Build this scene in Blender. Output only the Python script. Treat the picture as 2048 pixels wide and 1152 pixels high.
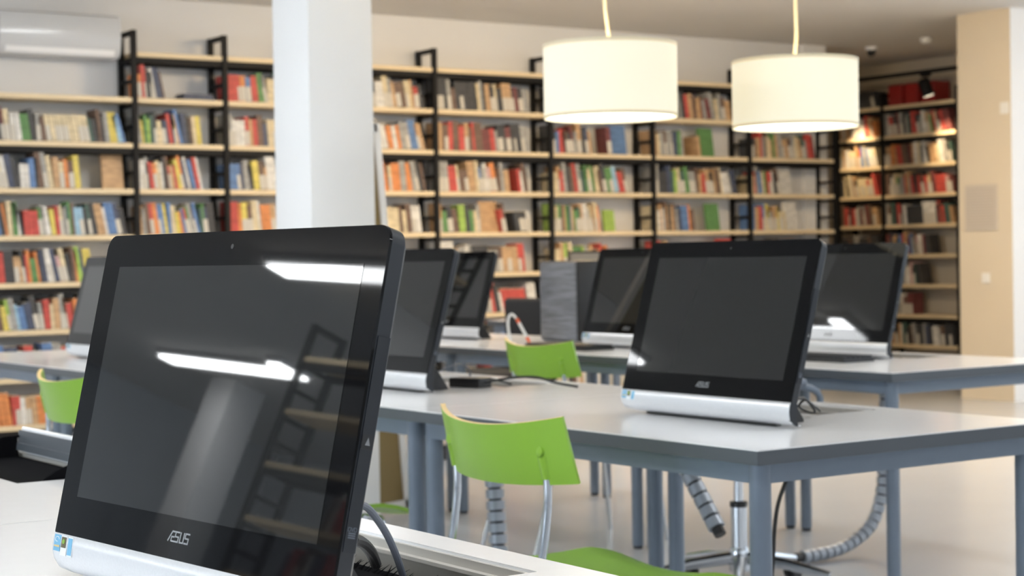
import bpy, bmesh, math, random
from mathutils import Vector, Matrix

for o in list(bpy.data.objects):
    bpy.data.objects.remove(o, do_unlink=True)
SC = bpy.context.scene
COL = SC.collection
PI = math.pi

# ------------------------------------------------------------------ camera
FPX = 3571.97                       # focal length in pixels of the 2048 wide frame
CAM_Z = 1.13
AX_R = Vector((0.8262, -0.5634, -0.0171)).normalized()
AX_F = Vector((0.5630, 0.8263, -0.0171)).normalized()
AX_U = AX_R.cross(AX_F).normalized()
AX_R = AX_F.cross(AX_U).normalized()
# exact axes of the solved camera
def _axes():
    yaw, pitch, roll = -0.598461684, 0.0170858271, -0.0170924155
    cy, sy = math.cos(yaw), math.sin(yaw)
    cp, sp = math.cos(pitch), math.sin(pitch)
    cr, sr = math.cos(roll), math.sin(roll)
    Rw = Matrix(((1, 0, 0), (0, 0, -1), (0, 1, 0)))
    Ry = Matrix(((cy, 0, sy), (0, 1, 0), (-sy, 0, cy)))
    Rx = Matrix(((1, 0, 0), (0, cp, -sp), (0, sp, cp)))
    Rz = Matrix(((cr, -sr, 0), (sr, cr, 0), (0, 0, 1)))
    return Rz @ Rx @ Ry @ Rw
RC = _axes()                        # world -> camera (x right, y down, z forward)
def project(p):
    c = RC @ (Vector(p) - Vector((0, 0, CAM_Z)))
    return 1024 + FPX * c.x / c.z, 576 + FPX * c.y / c.z, c.z
cd = bpy.data.cameras.new('camera')
cam = bpy.data.objects.new('camera', cd)
COL.objects.link(cam)
m = RC.transposed()
cam.matrix_world = Matrix.Translation((0, 0, CAM_Z)) @ Matrix((
    (m[0][0], -m[0][1], -m[0][2]), (m[1][0], -m[1][1], -m[1][2]), (m[2][0], -m[2][1], -m[2][2]))).to_4x4()
cd.sensor_width = 36.0
cd.sensor_fit = 'HORIZONTAL'
cd.lens = FPX * 36.0 / 2048.0
cd.clip_start = 0.05
cd.clip_end = 100
cd.dof.use_dof = True
cd.dof.focus_distance = 2.2
cd.dof.aperture_fstop = 9.0
SC.camera = cam

# ------------------------------------------------------------------ world and exposure
SC.view_settings.view_transform = 'Standard'
SC.view_settings.look = 'None'
SC.view_settings.gamma = 1
SC.view_settings.use_curve_mapping = False
SC.view_settings.exposure = 0.32
W = bpy.data.worlds.new('world')
SC.world = W
W.use_nodes = True
W.node_tree.nodes['Background'].inputs[0].default_value = (0.75, 0.85, 1.0, 1)
W.node_tree.nodes['Background'].inputs[1].default_value = 1.0

L_TUBE = 35.0        # ceiling light diffusers
L_WINDOW = 0.9       # overcast sky behind the front windows
L_SIDE = 1.8        # brighter sky on the right-hand side
L_LEFT = 11.0          # unseen left windows, added to brighten the far wall and column
L_DOME = 85.0        # unseen opal ceiling lamps
L_SHADE = 0.26       # glowing fabric of the drum lamps
L_DISC = 2.4         # their diffuser discs
P_BULB = 12.0       # bulbs, watts

# ------------------------------------------------------------------ materials
def mat(name, col, rough=0.5, metal=0.0, coat=0.0, noise=0.0, nscale=20.0, emit=None, estr=0.0, spec=0.5, bump=0.0, stretch=None):
    m = bpy.data.materials.new(name)
    m.use_nodes = True
    nt = m.node_tree
    b = nt.nodes['Principled BSDF']
    b.inputs['Base Color'].default_value = (*col, 1)
    b.inputs['Roughness'].default_value = rough
    b.inputs['Metallic'].default_value = metal
    b.inputs['Specular IOR Level'].default_value = spec
    b.inputs['Coat Weight'].default_value = coat
    b.inputs['Coat Roughness'].default_value = 0.02
    if noise or bump:
        tc = nt.nodes.new('ShaderNodeTexCoord')
        mp = nt.nodes.new('ShaderNodeMapping')
        if stretch:
            mp.inputs['Scale'].default_value = stretch
        nz = nt.nodes.new('ShaderNodeTexNoise')
        nz.inputs['Scale'].default_value = nscale
        nz.inputs['Detail'].default_value = 4
        nt.links.new(tc.outputs['Object'], mp.inputs['Vector'])
        nt.links.new(mp.outputs['Vector'], nz.inputs['Vector'])
        if noise:
            rp = nt.nodes.new('ShaderNodeValToRGB')
            rp.color_ramp.elements[0].position = 0.3
            rp.color_ramp.elements[1].position = 0.7
            rp.color_ramp.elements[0].color = (*[max(0, c * (1 - noise)) for c in col], 1)
            rp.color_ramp.elements[1].color = (*[min(1, c * (1 + noise)) for c in col], 1)
            nt.links.new(nz.outputs['Fac'], rp.inputs['Fac'])
            nt.links.new(rp.outputs['Color'], b.inputs['Base Color'])
        if bump:
            bp = nt.nodes.new('ShaderNodeBump')
            bp.inputs['Strength'].default_value = bump
            bp.inputs['Distance'].default_value = 0.002
            nt.links.new(nz.outputs['Fac'], bp.inputs['Height'])
            nt.links.new(bp.outputs['Normal'], b.inputs['Normal'])
    if emit:
        b.inputs['Emission Color'].default_value = (*emit, 1)
        b.inputs['Emission Strength'].default_value = estr
    return m
def s2l(r, g, b):
    f = lambda c: (c / 255) / 12.92 if c / 255 <= 0.04045 else ((c / 255 + 0.055) / 1.055) ** 2.4
    return (f(r), f(g), f(b))

M = {}
M['wall'] = mat('wall_paint', (0.74, 0.74, 0.74), 0.7, noise=0.02, nscale=2, bump=0.1)
M['ceiling'] = mat('ceiling_paint', (0.70, 0.68, 0.65), 0.75, noise=0.02, nscale=1.5)
M['daylit_wall'] = mat('daylit_blue_white', (0.72, 0.76, 0.80), 0.7, noise=0.03, nscale=2)  # pale blue-white, daylight on the left walls put into the colour
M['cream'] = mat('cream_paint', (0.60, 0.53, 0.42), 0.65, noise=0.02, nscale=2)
M['white_paint'] = mat('white_paint', (0.88, 0.88, 0.88), 0.6, noise=0.01, nscale=3)
M['floor'] = mat('floor_lino', (0.53, 0.54, 0.56), 0.22, noise=0.015, nscale=3.0)
M['tabletop'] = mat('tabletop_laminate', (0.90, 0.90, 0.90), 0.16, noise=0.01, nscale=30)
M['edge'] = mat('tabletop_edge', s2l(74, 79, 84), 0.45)
M['steel'] = mat('grey_steel', s2l(106, 117, 131), 0.4, metal=0.0, noise=0.02, nscale=40)
M['alu'] = mat('brushed_aluminium', (0.62, 0.63, 0.65), 0.32, metal=0.85, noise=0.05, nscale=200, stretch=(1, 30, 30))
M['port_side'] = mat('port_lining', s2l(190, 186, 178), 0.5)
M['silver'] = mat('silver_plastic', (0.70, 0.71, 0.73), 0.33, metal=0.35, noise=0.03, nscale=300)
M['glass_black'] = mat('black_glass', (0.005, 0.005, 0.0055), 0.03, spec=0.12)
M['screen'] = mat('screen_glass', (0.017, 0.0172, 0.0170), 0.5, spec=0.0, coat=1.0)
M['screen'].node_tree.nodes['Principled BSDF'].inputs['Coat IOR'].default_value = 1.42
M['housing'] = mat('dark_housing', s2l(23, 27, 34), 0.42, noise=0.04, nscale=400)
M['black'] = mat('black_plastic', (0.012, 0.012, 0.013), 0.4)
M['blackmatt'] = mat('black_matt', (0.006, 0.006, 0.007), 0.9, spec=0.03)
M['black_metal'] = mat('black_metal', (0.007, 0.0065, 0.0065), 0.6, spec=0.25)
M['wood'] = mat('light_wood', s2l(222, 202, 166), 0.5, noise=0.07, nscale=6, stretch=(1, 8, 8))
M['green'] = mat('green_laminate', s2l(138, 182, 56), 0.32, noise=0.02, nscale=8)
M['ply'] = mat('ply_edge', s2l(226, 196, 134), 0.5, noise=0.06, nscale=60)
M['chrome'] = mat('chrome', (0.56, 0.58, 0.61), 0.14, metal=1.0)
M['logo'] = mat('logo_grey', s2l(136, 138, 140), 0.4)
M['mark'] = mat('print_grey', s2l(96, 102, 112), 0.5)
M['sticker_blue'] = mat('sticker_blue', s2l(112, 172, 205), 0.4)
M['sticker_white'] = mat('sticker_white', s2l(228, 232, 234), 0.4)
M['sticker_dark'] = mat('sticker_dark', s2l(92, 84, 60), 0.4)
M['sticker_green'] = mat('sticker_green', s2l(130, 170, 60), 0.4)
M['sticker_gold'] = mat('sticker_gold', s2l(214, 190, 130), 0.4)
M['cable_grey'] = mat('cable_grey', s2l(98, 104, 116), 0.45)
M['cable_black'] = mat('cable_black', (0.01, 0.01, 0.011), 0.5)
M['spine_grey'] = mat('spine_grey', s2l(160, 166, 174), 0.35, metal=0.2)
M['orange'] = mat('orange_plastic', s2l(214, 92, 48), 0.4)
M['offwhite'] = mat('offwhite_plastic', (0.72, 0.72, 0.70), 0.35)
M['acwhite'] = mat('ac_plastic', (0.60, 0.61, 0.62), 0.16)
M['fabric_black'] = mat('black_fabric', (0.014, 0.014, 0.015), 0.85, noise=0.2, nscale=300)
M['fabric_grey'] = mat('grey_pad', s2l(110, 118, 130), 0.5)
M['tower_grey'] = mat('tower_front', s2l(108, 110, 116), 0.4, noise=0.45, nscale=6, stretch=(1, 1, 12))
M['olive'] = mat('olive_board', s2l(140, 120, 78), 0.6)
M['taupe'] = mat('taupe_screen', s2l(136, 128, 116), 0.4)
M['tube'] = mat('tube_diffuser', (0.9, 0.9, 0.9), 0.5, emit=(0.96, 0.985, 1.0), estr=L_TUBE)
M['pane'] = mat('window_pane', (0.8, 0.8, 0.8), 0.2, emit=(0.80, 0.90, 1.0), estr=L_WINDOW)
M['pane_side'] = mat('side_window_pane', (0.8, 0.8, 0.8), 0.2, emit=(0.70, 0.85, 1.0), estr=L_SIDE)
M['pane_left'] = mat('added_window_pane', (0.8, 0.8, 0.8), 0.2, emit=(0.74, 0.87, 1.0), estr=L_LEFT)
M['opal'] = mat('opal_glass', (0.9, 0.88, 0.8), 0.4, emit=(1.0, 0.72, 0.38), estr=L_DOME)
M['shade'] = mat('lamp_fabric', (0.85, 0.80, 0.66), 0.8, noise=0.02, nscale=200, emit=(1.0, 0.90, 0.60), estr=L_SHADE)
M['disc'] = mat('lamp_diffuser', (0.9, 0.88, 0.8), 0.5, emit=(1.0, 0.93, 0.76), estr=L_DISC)
M['cord'] = mat('lamp_cord', s2l(236, 222, 186), 0.5)
M['bulb'] = mat('bulb_glass', (0.9, 0.9, 0.9), 0.3, emit=(1.0, 0.85, 0.6), estr=12)
M['lens'] = mat('spot_lens', (0.5, 0.5, 0.5), 0.1, emit=(1.0, 0.86, 0.62), estr=6)
M['pages'] = mat('book_pages', s2l(226, 216, 192), 0.8)
M['band'] = mat('book_band', s2l(196, 190, 178), 0.6)
M['redbox'] = mat('red_box', s2l(150, 34, 30), 0.5, noise=0.15, nscale=30)

BOOK = {'w': (226, 222, 214), 'c': (222, 204, 164), 'g': (160, 158, 152), 'k': (34, 34, 38), 'r': (196, 58, 44),
        'd': (112, 34, 32), 'o': (222, 134, 62), 't': (196, 156, 110), 'b': (84, 124, 176), 'n': (50, 62, 92),
        's': (150, 190, 214), 'G': (82, 136, 66), 'l': (156, 190, 74), 'e': (44, 84, 74), 'y': (222, 202, 88),
        'B': (104, 74, 54), 'p': (206, 164, 160)}
BNAME = {'w': 'white', 'c': 'cream', 'g': 'grey', 'k': 'black', 'r': 'red', 'd': 'dark red', 'o': 'orange', 't': 'tan', 'b': 'blue',
         'n': 'navy', 's': 'pale blue', 'G': 'green', 'l': 'lime green', 'e': 'dark green', 'y': 'yellow', 'B': 'brown', 'p': 'pink'}
BM = {}
BKEYS = list(BOOK)
for k_, v_ in BOOK.items():
    BM[k_] = mat('book_' + BNAME[k_].replace(' ', '_'), tuple(c * 0.80 + 0.10 * 0.35 for c in s2l(*v_)), 0.55, noise=0.22, nscale=14, stretch=(1, 1, 3))

# ------------------------------------------------------------------ mesh helpers
class MB:
    def __init__(s):
        s.bm = bmesh.new()
    def _tag(s, faces, mi, smooth=False):
        for f in faces:
            f.material_index = mi
            f.smooth = smooth
    def box(s, c, size, mx=None, mi=0, bevel=0.0, seg=2):
        g = bmesh.ops.create_cube(s.bm, size=1.0)
        vs = g['verts']
        for v in vs:
            v.co = Vector((v.co.x * size[0], v.co.y * size[1], v.co.z * size[2])) + Vector(c)
        fs = list({f for v in vs for f in v.link_faces})
        if bevel:
            es = list({e for v in vs for e in v.link_edges})
            r = bmesh.ops.bevel(s.bm, geom=es, offset=bevel, segments=seg, affect='EDGES', profile=0.5)
            fs = list(set(r['faces']) | {f for f in fs if f.is_valid})
            vs = list({v for f in fs for v in f.verts})
        s._tag(fs, mi)
        if mx is not None:
            for v in vs:
                v.co = mx @ v.co
        return s
    def tube(s, pts, r, n=10, mi=0, caps=True, closed=False, radii=None):
        pts = [Vector(p) for p in pts]
        rings = []
        up = Vector((0, 0, 1))
        prev = None
        for i, p in enumerate(pts):
            a = pts[max(0, i - 1)]
            b = pts[min(len(pts) - 1, i + 1)]
            t = (b - a).normalized()
            if prev is None:
                ref = up if abs(t.z) < 0.95 else Vector((1, 0, 0))
                x = t.cross(ref).normalized()
            else:
                x = prev - t * prev.dot(t)
                x = x.normalized() if x.length > 1e-6 else t.orthogonal().normalized()
            prev = x
            y = t.cross(x)
            rr = radii[i] if radii else r
            rings.append([s.bm.verts.new(p + (x * math.cos(2 * PI * k / n) + y * math.sin(2 * PI * k / n)) * rr) for k in range(n)])
        fs = []
        for a, b in zip(rings, rings[1:]):
            for k in range(n):
                fs.append(s.bm.faces.new((a[k], a[(k + 1) % n], b[(k + 1) % n], b[k])))
        s._tag(fs, mi, True)
        if caps:
            c = [s.bm.faces.new(rings[0][::-1]), s.bm.faces.new(rings[-1])]
            s._tag(c, mi)
        return s
    def lathe(s, prof, c=(0, 0, 0), n=32, mi=0, closed=False, mx=None):
        rings = []
        for r, z in prof:
            if r < 1e-6:
                v = s.bm.verts.new((c[0], c[1], c[2] + z)); rings.append([v] * n)
            else:
                rings.append([s.bm.verts.new((c[0] + r * math.cos(2 * PI * k / n), c[1] + r * math.sin(2 * PI * k / n), c[2] + z)) for k in range(n)])
        fs = []
        pairs = list(zip(rings, rings[1:]))
        if closed:
            pairs.append((rings[-1], rings[0]))
        for a, b in pairs:
            for k in range(n):
                q = []
                for v in (a[k], a[(k + 1) % n], b[(k + 1) % n], b[k]):
                    if v not in q:
                        q.append(v)
                if len(q) > 2:
                    try:
                        fs.append(s.bm.faces.new(q))
                    except ValueError:
                        pass
        s._tag(fs, mi, True)
        if mx is not None:
            for v in {v for r in rings for v in r}:
                v.co = mx @ v.co
        return s
    def prism(s, poly, vec, mi=0, smooth=False):
        vec = Vector(vec)
        a = [s.bm.verts.new(Vector(p)) for p in poly]
        b = [s.bm.verts.new(Vector(p) + vec) for p in poly]
        fs = [s.bm.faces.new(a[::-1]), s.bm.faces.new(b)]
        n = len(a)
        sd = [s.bm.faces.new((a[i], a[(i + 1) % n], b[(i + 1) % n], b[i])) for i in range(n)]
        s._tag(fs, mi)
        s._tag(sd, mi, smooth)
        return s
    def build(s, name, ms, parent=None, mx=None, sharp=35):
        bmesh.ops.recalc_face_normals(s.bm, faces=s.bm.faces[:])
        if mx is not None:
            s.bm.transform(mx)
        me = bpy.data.meshes.new(name)
        s.bm.to_mesh(me)
        s.bm.free()
        for q in (ms if isinstance(ms, (list, tuple)) else [ms]):
            me.materials.append(q)
        try:
            me.set_sharp_from_angle(angle=math.radians(sharp))
        except Exception:
            pass
        o = bpy.data.objects.new(name, me)
        COL.objects.link(o)
        if parent is not None:
            o.parent = parent
        return o
def tag(o, label=None, cat=None, group=None, kind=None):
    if label: o['label'] = label
    if cat: o['category'] = cat
    if group: o['group'] = group
    if kind: o['kind'] = kind
    return o
def thing(name, label, cat, loc=(0, 0, 0), rz=0.0, group=None):
    o = bpy.data.objects.new(name, None)
    COL.objects.link(o)
    o.location = loc
    o.rotation_euler = (0, 0, rz)
    return tag(o, label, cat, group)
def copy_tree(o, parent=None):
    c = o.copy()
    COL.objects.link(c)
    if parent is not None:
        c.parent = parent
    for ch in list(o.children):
        copy_tree(ch, c)
    return c
def struct(name, mb, m, label=None):
    o = mb.build(name, m)
    o['kind'] = 'structure'
    if label: o['label'] = label
    return o
def rrect(w, h, r, n=6, cx=0.0, cy=0.0, rb=None):
    pts = []
    rb = r if rb is None else rb
    for (sx, sy, a0) in ((1, 1, 0), (-1, 1, 90), (-1, -1, 180), (1, -1, 270)):
        rr = r if sy > 0 else rb
        for k in range(n + 1):
            a = math.radians(a0 + 90 * k / n)
            pts.append((cx + sx * (w / 2 - rr) + rr * math.cos(a), cy + sy * (h / 2 - rr) + rr * math.sin(a)))
    return pts
def arc_pts(P, n=8):
    """Catmull-Rom through points."""
    P = [Vector(p) for p in P]
    out = []
    for i in range(len(P) - 1):
        p0, p1, p2, p3 = P[max(i - 1, 0)], P[i], P[i + 1], P[min(i + 2, len(P) - 1)]
        for k in range(n):
            t = k / n
            out.append(0.5 * ((2 * p1) + (p2 - p0) * t + (2 * p0 - 5 * p1 + 4 * p2 - p3) * t * t + (3 * p1 - p0 - 3 * p2 + p3) * t ** 3))
    out.append(P[-1])
    return out

# ------------------------------------------------------------------ the room
CEIL = 2.91
WALL_Y = 11.26
struct('floor', MB().box((2.5, 4, -0.05), (21.2, 18.6, 0.1)), M['floor'])
struct('ceiling', MB().box((2.5, 4, CEIL + 0.05), (21.2, 18.6, 0.1)), M['ceiling'])
struct('wall_back', MB().box((4.74, WALL_Y + 0.9, CEIL / 2), (12.48, 1.8, CEIL)), M['wall'])
struct('wall_back_left', MB().box((-4.75, 13.1, CEIL / 2), (6.5, 0.1, CEIL)), M['daylit_wall'])
struct('trim_1', MB().box((10.85, WALL_Y - 0.012, CEIL / 2), (0.27, 0.03, CEIL)), M['white_paint'])  # pilaster strip, whiter paint stands in for the daylight on it
struct('wall_alcove_end', MB().box((11.8, 13.1, CEIL / 2), (1.6, 0.1, CEIL)), M['cream'])
struct('wall_alcove_side', MB().box((12.66, 11.2, CEIL / 2), (0.16, 3.9, CEIL)), M['cream'])
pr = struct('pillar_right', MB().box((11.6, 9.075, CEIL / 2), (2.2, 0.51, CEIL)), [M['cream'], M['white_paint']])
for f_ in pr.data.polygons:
    if f_.normal.y < -0.9:  # daylight on the window-side face put into its lighter colour
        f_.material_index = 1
wl = MB()
wl.box((-8.05, 4, 0.4), (0.1, 18.6, 0.8)); wl.box((-8.05, 4, 2.78), (0.1, 18.6, 0.26))
for y0, y1 in ((-5.3, 0.6), (3.4, 3.8), (6.6, 13.3)):
    wl.box((-8.05, (y0 + y1) / 2, 1.725), (0.1, y1 - y0, 1.85))
struct('wall_left', wl, M['daylit_wall'])
# outer right wall with windows
wr = MB()
wr.box((13.05, 2, 0.4), (0.1, 14.0, 0.8))
wr.box((13.05, 2, 2.78), (0.1, 14.0, 0.26))
for y0, y1 in ((-5, -3.6), (-0.9, -0.2), (2.5, 3.2), (5.9, 6.3), (8.6, 9.0)):
    wr.box((13.05, (y0 + y1) / 2, 1.725), (0.1, y1 - y0, 1.85))
struct('wall_right', wr, M['wall'])
wf = MB()
wf.box((2.5, -5.05, 0.45), (21.2, 0.1, 0.9))
wf.box((2.5, -5.05, 2.78), (21.2, 0.1, 0.26))
for x0, x1 in ((-8, -6.6), (-3.4, -2.6), (0.6, 1.4), (4.6, 5.4), (8.6, 9.4), (12.4, 13)):
    wf.box(((x0 + x1) / 2, -5.05, 1.775), (x1 - x0, 0.1, 1.75))
struct('wall_front', wf, M['wall'])
def window(n, c, w, h, axis):
    r = bpy.data.objects.new('window_%d' % n, None)
    COL.objects.link(r)
    r.location = c
    r.rotation_euler = (0, 0, 0 if axis == 'y' else PI / 2)
    r['kind'] = 'structure'
    f = MB()
    t = 0.06
    f.box((0, 0, h / 2 - t / 2), (w, 0.07, t)); f.box((0, 0, -h / 2 + t / 2), (w, 0.07, t))
    f.box((-w / 2 + t / 2, 0, 0), (t, 0.07, h - 2 * t)); f.box((w / 2 - t / 2, 0, 0), (t, 0.07, h - 2 * t))
    f.box((0, 0, 0), (0.05, 0.07, h - 2 * t))
    f.build('window_frame', M['white_paint'], r)
    MB().box((0, 0, 0), (w - 2 * t, 0.012, h - 2 * t)).build('window_pane', M['pane'] if axis == 'y' else M['pane_left'] if axis == 'l' else M['pane_side'], r)
n = 1
for y0, y1 in ((-3.6, -0.9), (-0.2, 2.5), (3.2, 5.9), (6.3, 8.6)):
    window(n, (13.03, (y0 + y1) / 2, 1.725), y1 - y0, 1.85, 'x'); n += 1
for x0, x1 in ((-6.6, -3.4), (-2.6, 0.6), (1.4, 4.6), (5.4, 8.6), (9.4, 12.4)):
    window(n, ((x0 + x1) / 2, -5.03, 1.775), x1 - x0, 1.75, 'y'); n += 1
for y0, y1 in ((0.6, 3.4), (3.8, 6.6)):  # unseen windows, added to brighten the far left wall and the column
    window(n, (-8.03, (y0 + y1) / 2, 1.725), y1 - y0, 1.85, 'l'); n += 1
struct('column_white', MB().box((3.58, 6.63, CEIL / 2), (0.30, 0.317, CEIL), bevel=0.004), M['white_paint'],
       'square white column rising between the second and third table rows')
struct('column_far', MB().box((-5.9, 11.1, CEIL / 2), (0.30, 0.30, CEIL), bevel=0.004), M['white_paint'])

# ------------------------------------------------------------------ ceiling lights (some mirrored in the screens, others added to brighten the room)
def make_ceiling_light():
    r = thing('ceiling_light', 'long white linear ceiling light, some mirrored in the screens, others added unseen', 'ceiling light', group='linear ceiling lights mirrored in the screens')
    h = MB()
    h.box((0, 0, -0.02), (0.19, 1.60, 0.04))
    h.box((0.15, -0.72, -0.02), (0.13, 0.16, 0.04))
    h.build('housing', M['white_paint'], r)
    d = MB()
    d.box((0, 0, -0.05), (0.15, 1.56, 0.02))
    d.box((0.14, -0.72, -0.05), (0.13, 0.12, 0.02))
    d.build('diffuser', M['tube'], r)
    return r
cl0 = None
for x, y in ((-5.29, 10.43), (-3.42, 6.95), (-1.2, 9.84), (0.93, 9.68), (1.2, 5.4), (4.6, 8.6), (7.4, 6.5), (4.8, 2.4), (8.6, 2.2), (0.6, 1.6), (-2.6, 2.0), (5.0, -1.5), (9.6, 0.5)):  # the first few are mirrored, the rest added to brighten the room
    if cl0 is None:
        cl0 = make_ceiling_light(); c = cl0
    else:
        c = copy_tree(cl0)
    c.location = (x, y, CEIL)

def make_dome():
    r = thing('ceiling_lamp', 'unseen round opal ceiling lamp warming the ceiling near back wall', 'ceiling lamp', group='round opal ceiling lamps')
    MB().lathe([(0, 0), (0.17, 0), (0.17, -0.03), (0.16, -0.03), (0, -0.03)], n=32).build('base', M['white_paint'], r)
    MB().lathe([(0.165, -0.03), (0.19, -0.06), (0.17, -0.105), (0.09, -0.135), (0, -0.14)], n=32).build('globe', M['opal'], r)
    return r
dome0 = None
for x, y in ((6.5, 8.7), (7.6, 7.95), (8.6, 7.2)):  # out of view, placed for the warm glow on ceiling and back wall
    d0 = make_dome() if dome0 is None else copy_tree(dome0)
    dome0 = dome0 or d0
    d0.location = (x, y, CEIL)

# ------------------------------------------------------------------ shelving
def shelving(name, label, loc, rz, posts, levels, beams, top, skip=(), depth=0.25, rungs_mid=True):
    r = thing(name, label, 'bookshelf', loc, rz)
    P = 0.034
    for px in posts:
        f = MB()
        f.box((px, P / 2, top / 2), (P, P, top))
        f.box((px, depth - P / 2, top / 2), (P, P, top))
        f.box((px, depth / 2, top - P / 2), (P * 0.9, depth - 2 * P, P * 0.9))
        zs = list(levels)
        for a, b in zip(levels, levels[1:]):
            zs.append((a + b) / 2 + 0.01)
        for z in zs:
            f.box((px, depth / 2, z - 0.035), (P * 0.7, depth - 2 * P, 0.022))
        f.build('ladder_frame', M['black_metal'], r)
    for i, (a, b) in enumerate(zip(posts, posts[1:])):
        for j, z in enumerate(levels):
            if (i, j) in skip:
                continue
            MB().box(((a + b) / 2, depth / 2 + 0.002, z), (b - a - P - 0.004, depth - 0.012, 0.032), bevel=0.002, seg=1).build('shelf', M['wood'], r)
            if j in beams:
                q = MB()
                q.box(((a + b) / 2, 0.03, z - 0.036), (b - a - P - 0.004, 0.03, 0.038))
                q.box(((a + b) / 2, depth - 0.03, z - 0.036), (b - a - P - 0.004, 0.03, 0.038))
                q.build('beam', M['black_metal'], r)
    return r
LV = [0.11 + 0.2985 * k for k in range(9)]        # bottom board ... top board
POSTS = [2.54, 3.55, 4.557, 5.203, 5.85, 6.862, 7.885, 8.877, 9.89, 10.862]
SY = 11.0
shelving('wall_bookshelf', 'long black metal and light wood bookshelf along the pale back wall', (0, SY, 0), 0, POSTS, LV, (0, 3, 6, 8), 2.655,
         skip={(0, 8), (1, 8)})
ALV = [0.25 + 0.2765 * k for k in range(9)]
AX0 = 12.28
APOSTS = [-12.42, -11.84, -10.93, -10.0]
shelving('alcove_bookshelf', 'shorter bookshelf in warm spotlit alcove beside cream pillar', (AX0, 0, 0), -PI / 2, APOSTS, ALV, (1, 5, 7, 8), 2.60)
LLV = LV
LX0 = -3.75
LPOSTS = [3.7, 4.7, 5.7, 6.7, 7.7]
shelving('side_bookshelf', 'freestanding ladder bookshelf mirrored in the nearest dark screen', (LX0, 0, 0), PI / 2, LPOSTS, LLV, (0, 3, 6, 8), 2.70)

# ------------------------------------------------------------------ books
rnd = random.Random(7)
ROWS = {  # row index of LV the books stand on: {bay: colours}, ' ' leaves a gap, F shows a cover
 7: {2: 'orrkkwnnB      ', 3: 'rrobrgccGtyc', 4: 'tkrcgBdkwgtBcrk', 5: 'kkgBkctctdkgg', 6: 'keetkrBtktdtctdBdrrke ', 7: 'BtckgrBtdgcBt', 8: 'kBtrBgcekwrrb     ', 9: 'kcBtgrcBk'},
 6: {1: 'GekdcwwGGkgBcccccccccekBkgyysb', 0: 'gcBrbtywkG', 2: 'gyGlekccnnrnytbnkBcyy ', 3: 'gwwrtrBnccct', 4: 'rtBccgrkwobt', 5: 'tBrtBrBBdrkkg', 6: 'kbrrkBkdgtknt  dFb ', 7: 'tcgBgnGg  tFG  ', 8: 'kBtrgBctGgtctegrd ', 9: 'kBgkBcye     '},
 5: {1: 'rtcwnkwwbkBgctcoBy  Ft', 0: 'wbrgtkyGoc', 2: 'wwgkrrocwkBrtryonwnbrw', 3: 'bbbngkyBtwwbo', 4: 'rtbwcogkB', 5: 'grcBtcbwpoBt rBg', 6: 'ctrgkBrgeGcGcBkGGsrrB', 7: 'gknelceGBtrttktBcwwgn', 8: 'crgbcGrrwkBFw   ', 9: 'kgnBgGcrrrkeGlgcw'},
 4: {1: 'wnbkocGwkrrrGgwyrcgeGBsskekttwbbnk', 0: 'bgrtowc', 2: 'tgBrobbybcyobrGgnbeGnkk', 3: 'rroyBcwootwyy', 4: 'gtrbcBw', 5: 'tGlkcgFtrB kw', 6: 'lcGBtGegtGGetwwgctco Fl  ', 7: 'cwtwBtktBgnbboB  FG  ', 8: 'btrbcygtycccFw  ', 9: 'ktrGcrrwcGBeywbr'},
 3: {1: 'wgrrkkttkroGGoknwwnpckBolnyy    ', 0: 'rgtcb', 2: 'tgwrbkoyG', 3: 'cbrtwG', 4: 'ktrbgw', 5: 'wtkgBr', 6: 'cctlkcGGGGlgctkoro   ', 7: 'rrGtlrrwkprw   Fr', 8: 'rgkwwrkgBcet', 9: 'gBtkrcwGb'},
 2: {1: 'kBylgsbnkgrctgBroogGpwwtrrcw', 0: 'rgtcbwk', 2: 'kBtgrbwoctG', 3: 'gtrbwkc', 4: 'ctrbgwB', 5: 'gtkBrw', 6: 'ggrrttylG  oc ', 7: 'tBgrctkwG', 8: 'krcwtgBe', 9: 'gcBtrkwe'},
 1: {1: 'wgbnkrrnggrrrkwbtc', 0: 'kbrgtcw', 2: 'gbrtwkcoBn', 3: 'rbtgwk', 4: 'tgrbwck', 5: 'grtbkw', 6: 'kBrtgwcbrk', 7: 'cBrtgwbkG', 8: 'ktrwgcBb', 9: 'gtBkrcwe'},
 0: {1: 'oorwtooorwbtocBrtowt', 0: 'towrbgk', 2: 'obrtwkgrco', 3: 'tbrwgk', 4: 'rtgbwk', 5: 'tgrbkw', 6: 'kBtrgwcbtk', 7: 'gBtrcwbkG', 8: 'tkrwgcBb', 9: 'gtBkrcwe'},
}
AROWS = {8: {0: 'kkkkkkkk', 1: ''}, 7: {0: 'tBtwgrto', 1: 'gwrrkgkgerkgwtcGcdrdd'}, 6: {0: 'twctorbwwc', 1: 'totrrBkdtwcgwtcwwgke'},
         5: {0: 'kkgtcrr', 1: 'BBkwcGgrtgkBrctdrrpd'}, 4: {0: 'BrkdwgdBt', 1: 'gBekrrkwkkkwwkrBret'}, 3: {0: 'kBkgkBk', 1: 'dBnkbrtbgBpwdk    '},
         2: {0: 'kgBdkr', 1: 'dBkrBBgwwpkekk     '}, 1: {0: 'kBgdk', 1: 'kdkywgwdBdd        '}, 0: {0: 'kgkBd', 1: 'BtktwekBkgnkwgkkk'}}
OCC = [(545, 0, 750, 460), (150, 460, 800, 1152), (1092, 82, 1352, 245), (1474, 120, 1716, 266), (1262, 492, 1640, 1152), (1640, 500, 1800, 1152),
       (800, 508, 912, 1152), (905, 514, 985, 1152), (1172, 510, 1262, 1152), (985, 615, 1080, 1152), (1097, 552, 1172, 1152), (1916, 0, 2048, 1152),
       (0, 700, 150, 760), (120, 740, 160, 900), (900, 770, 1262, 1152)]
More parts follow.
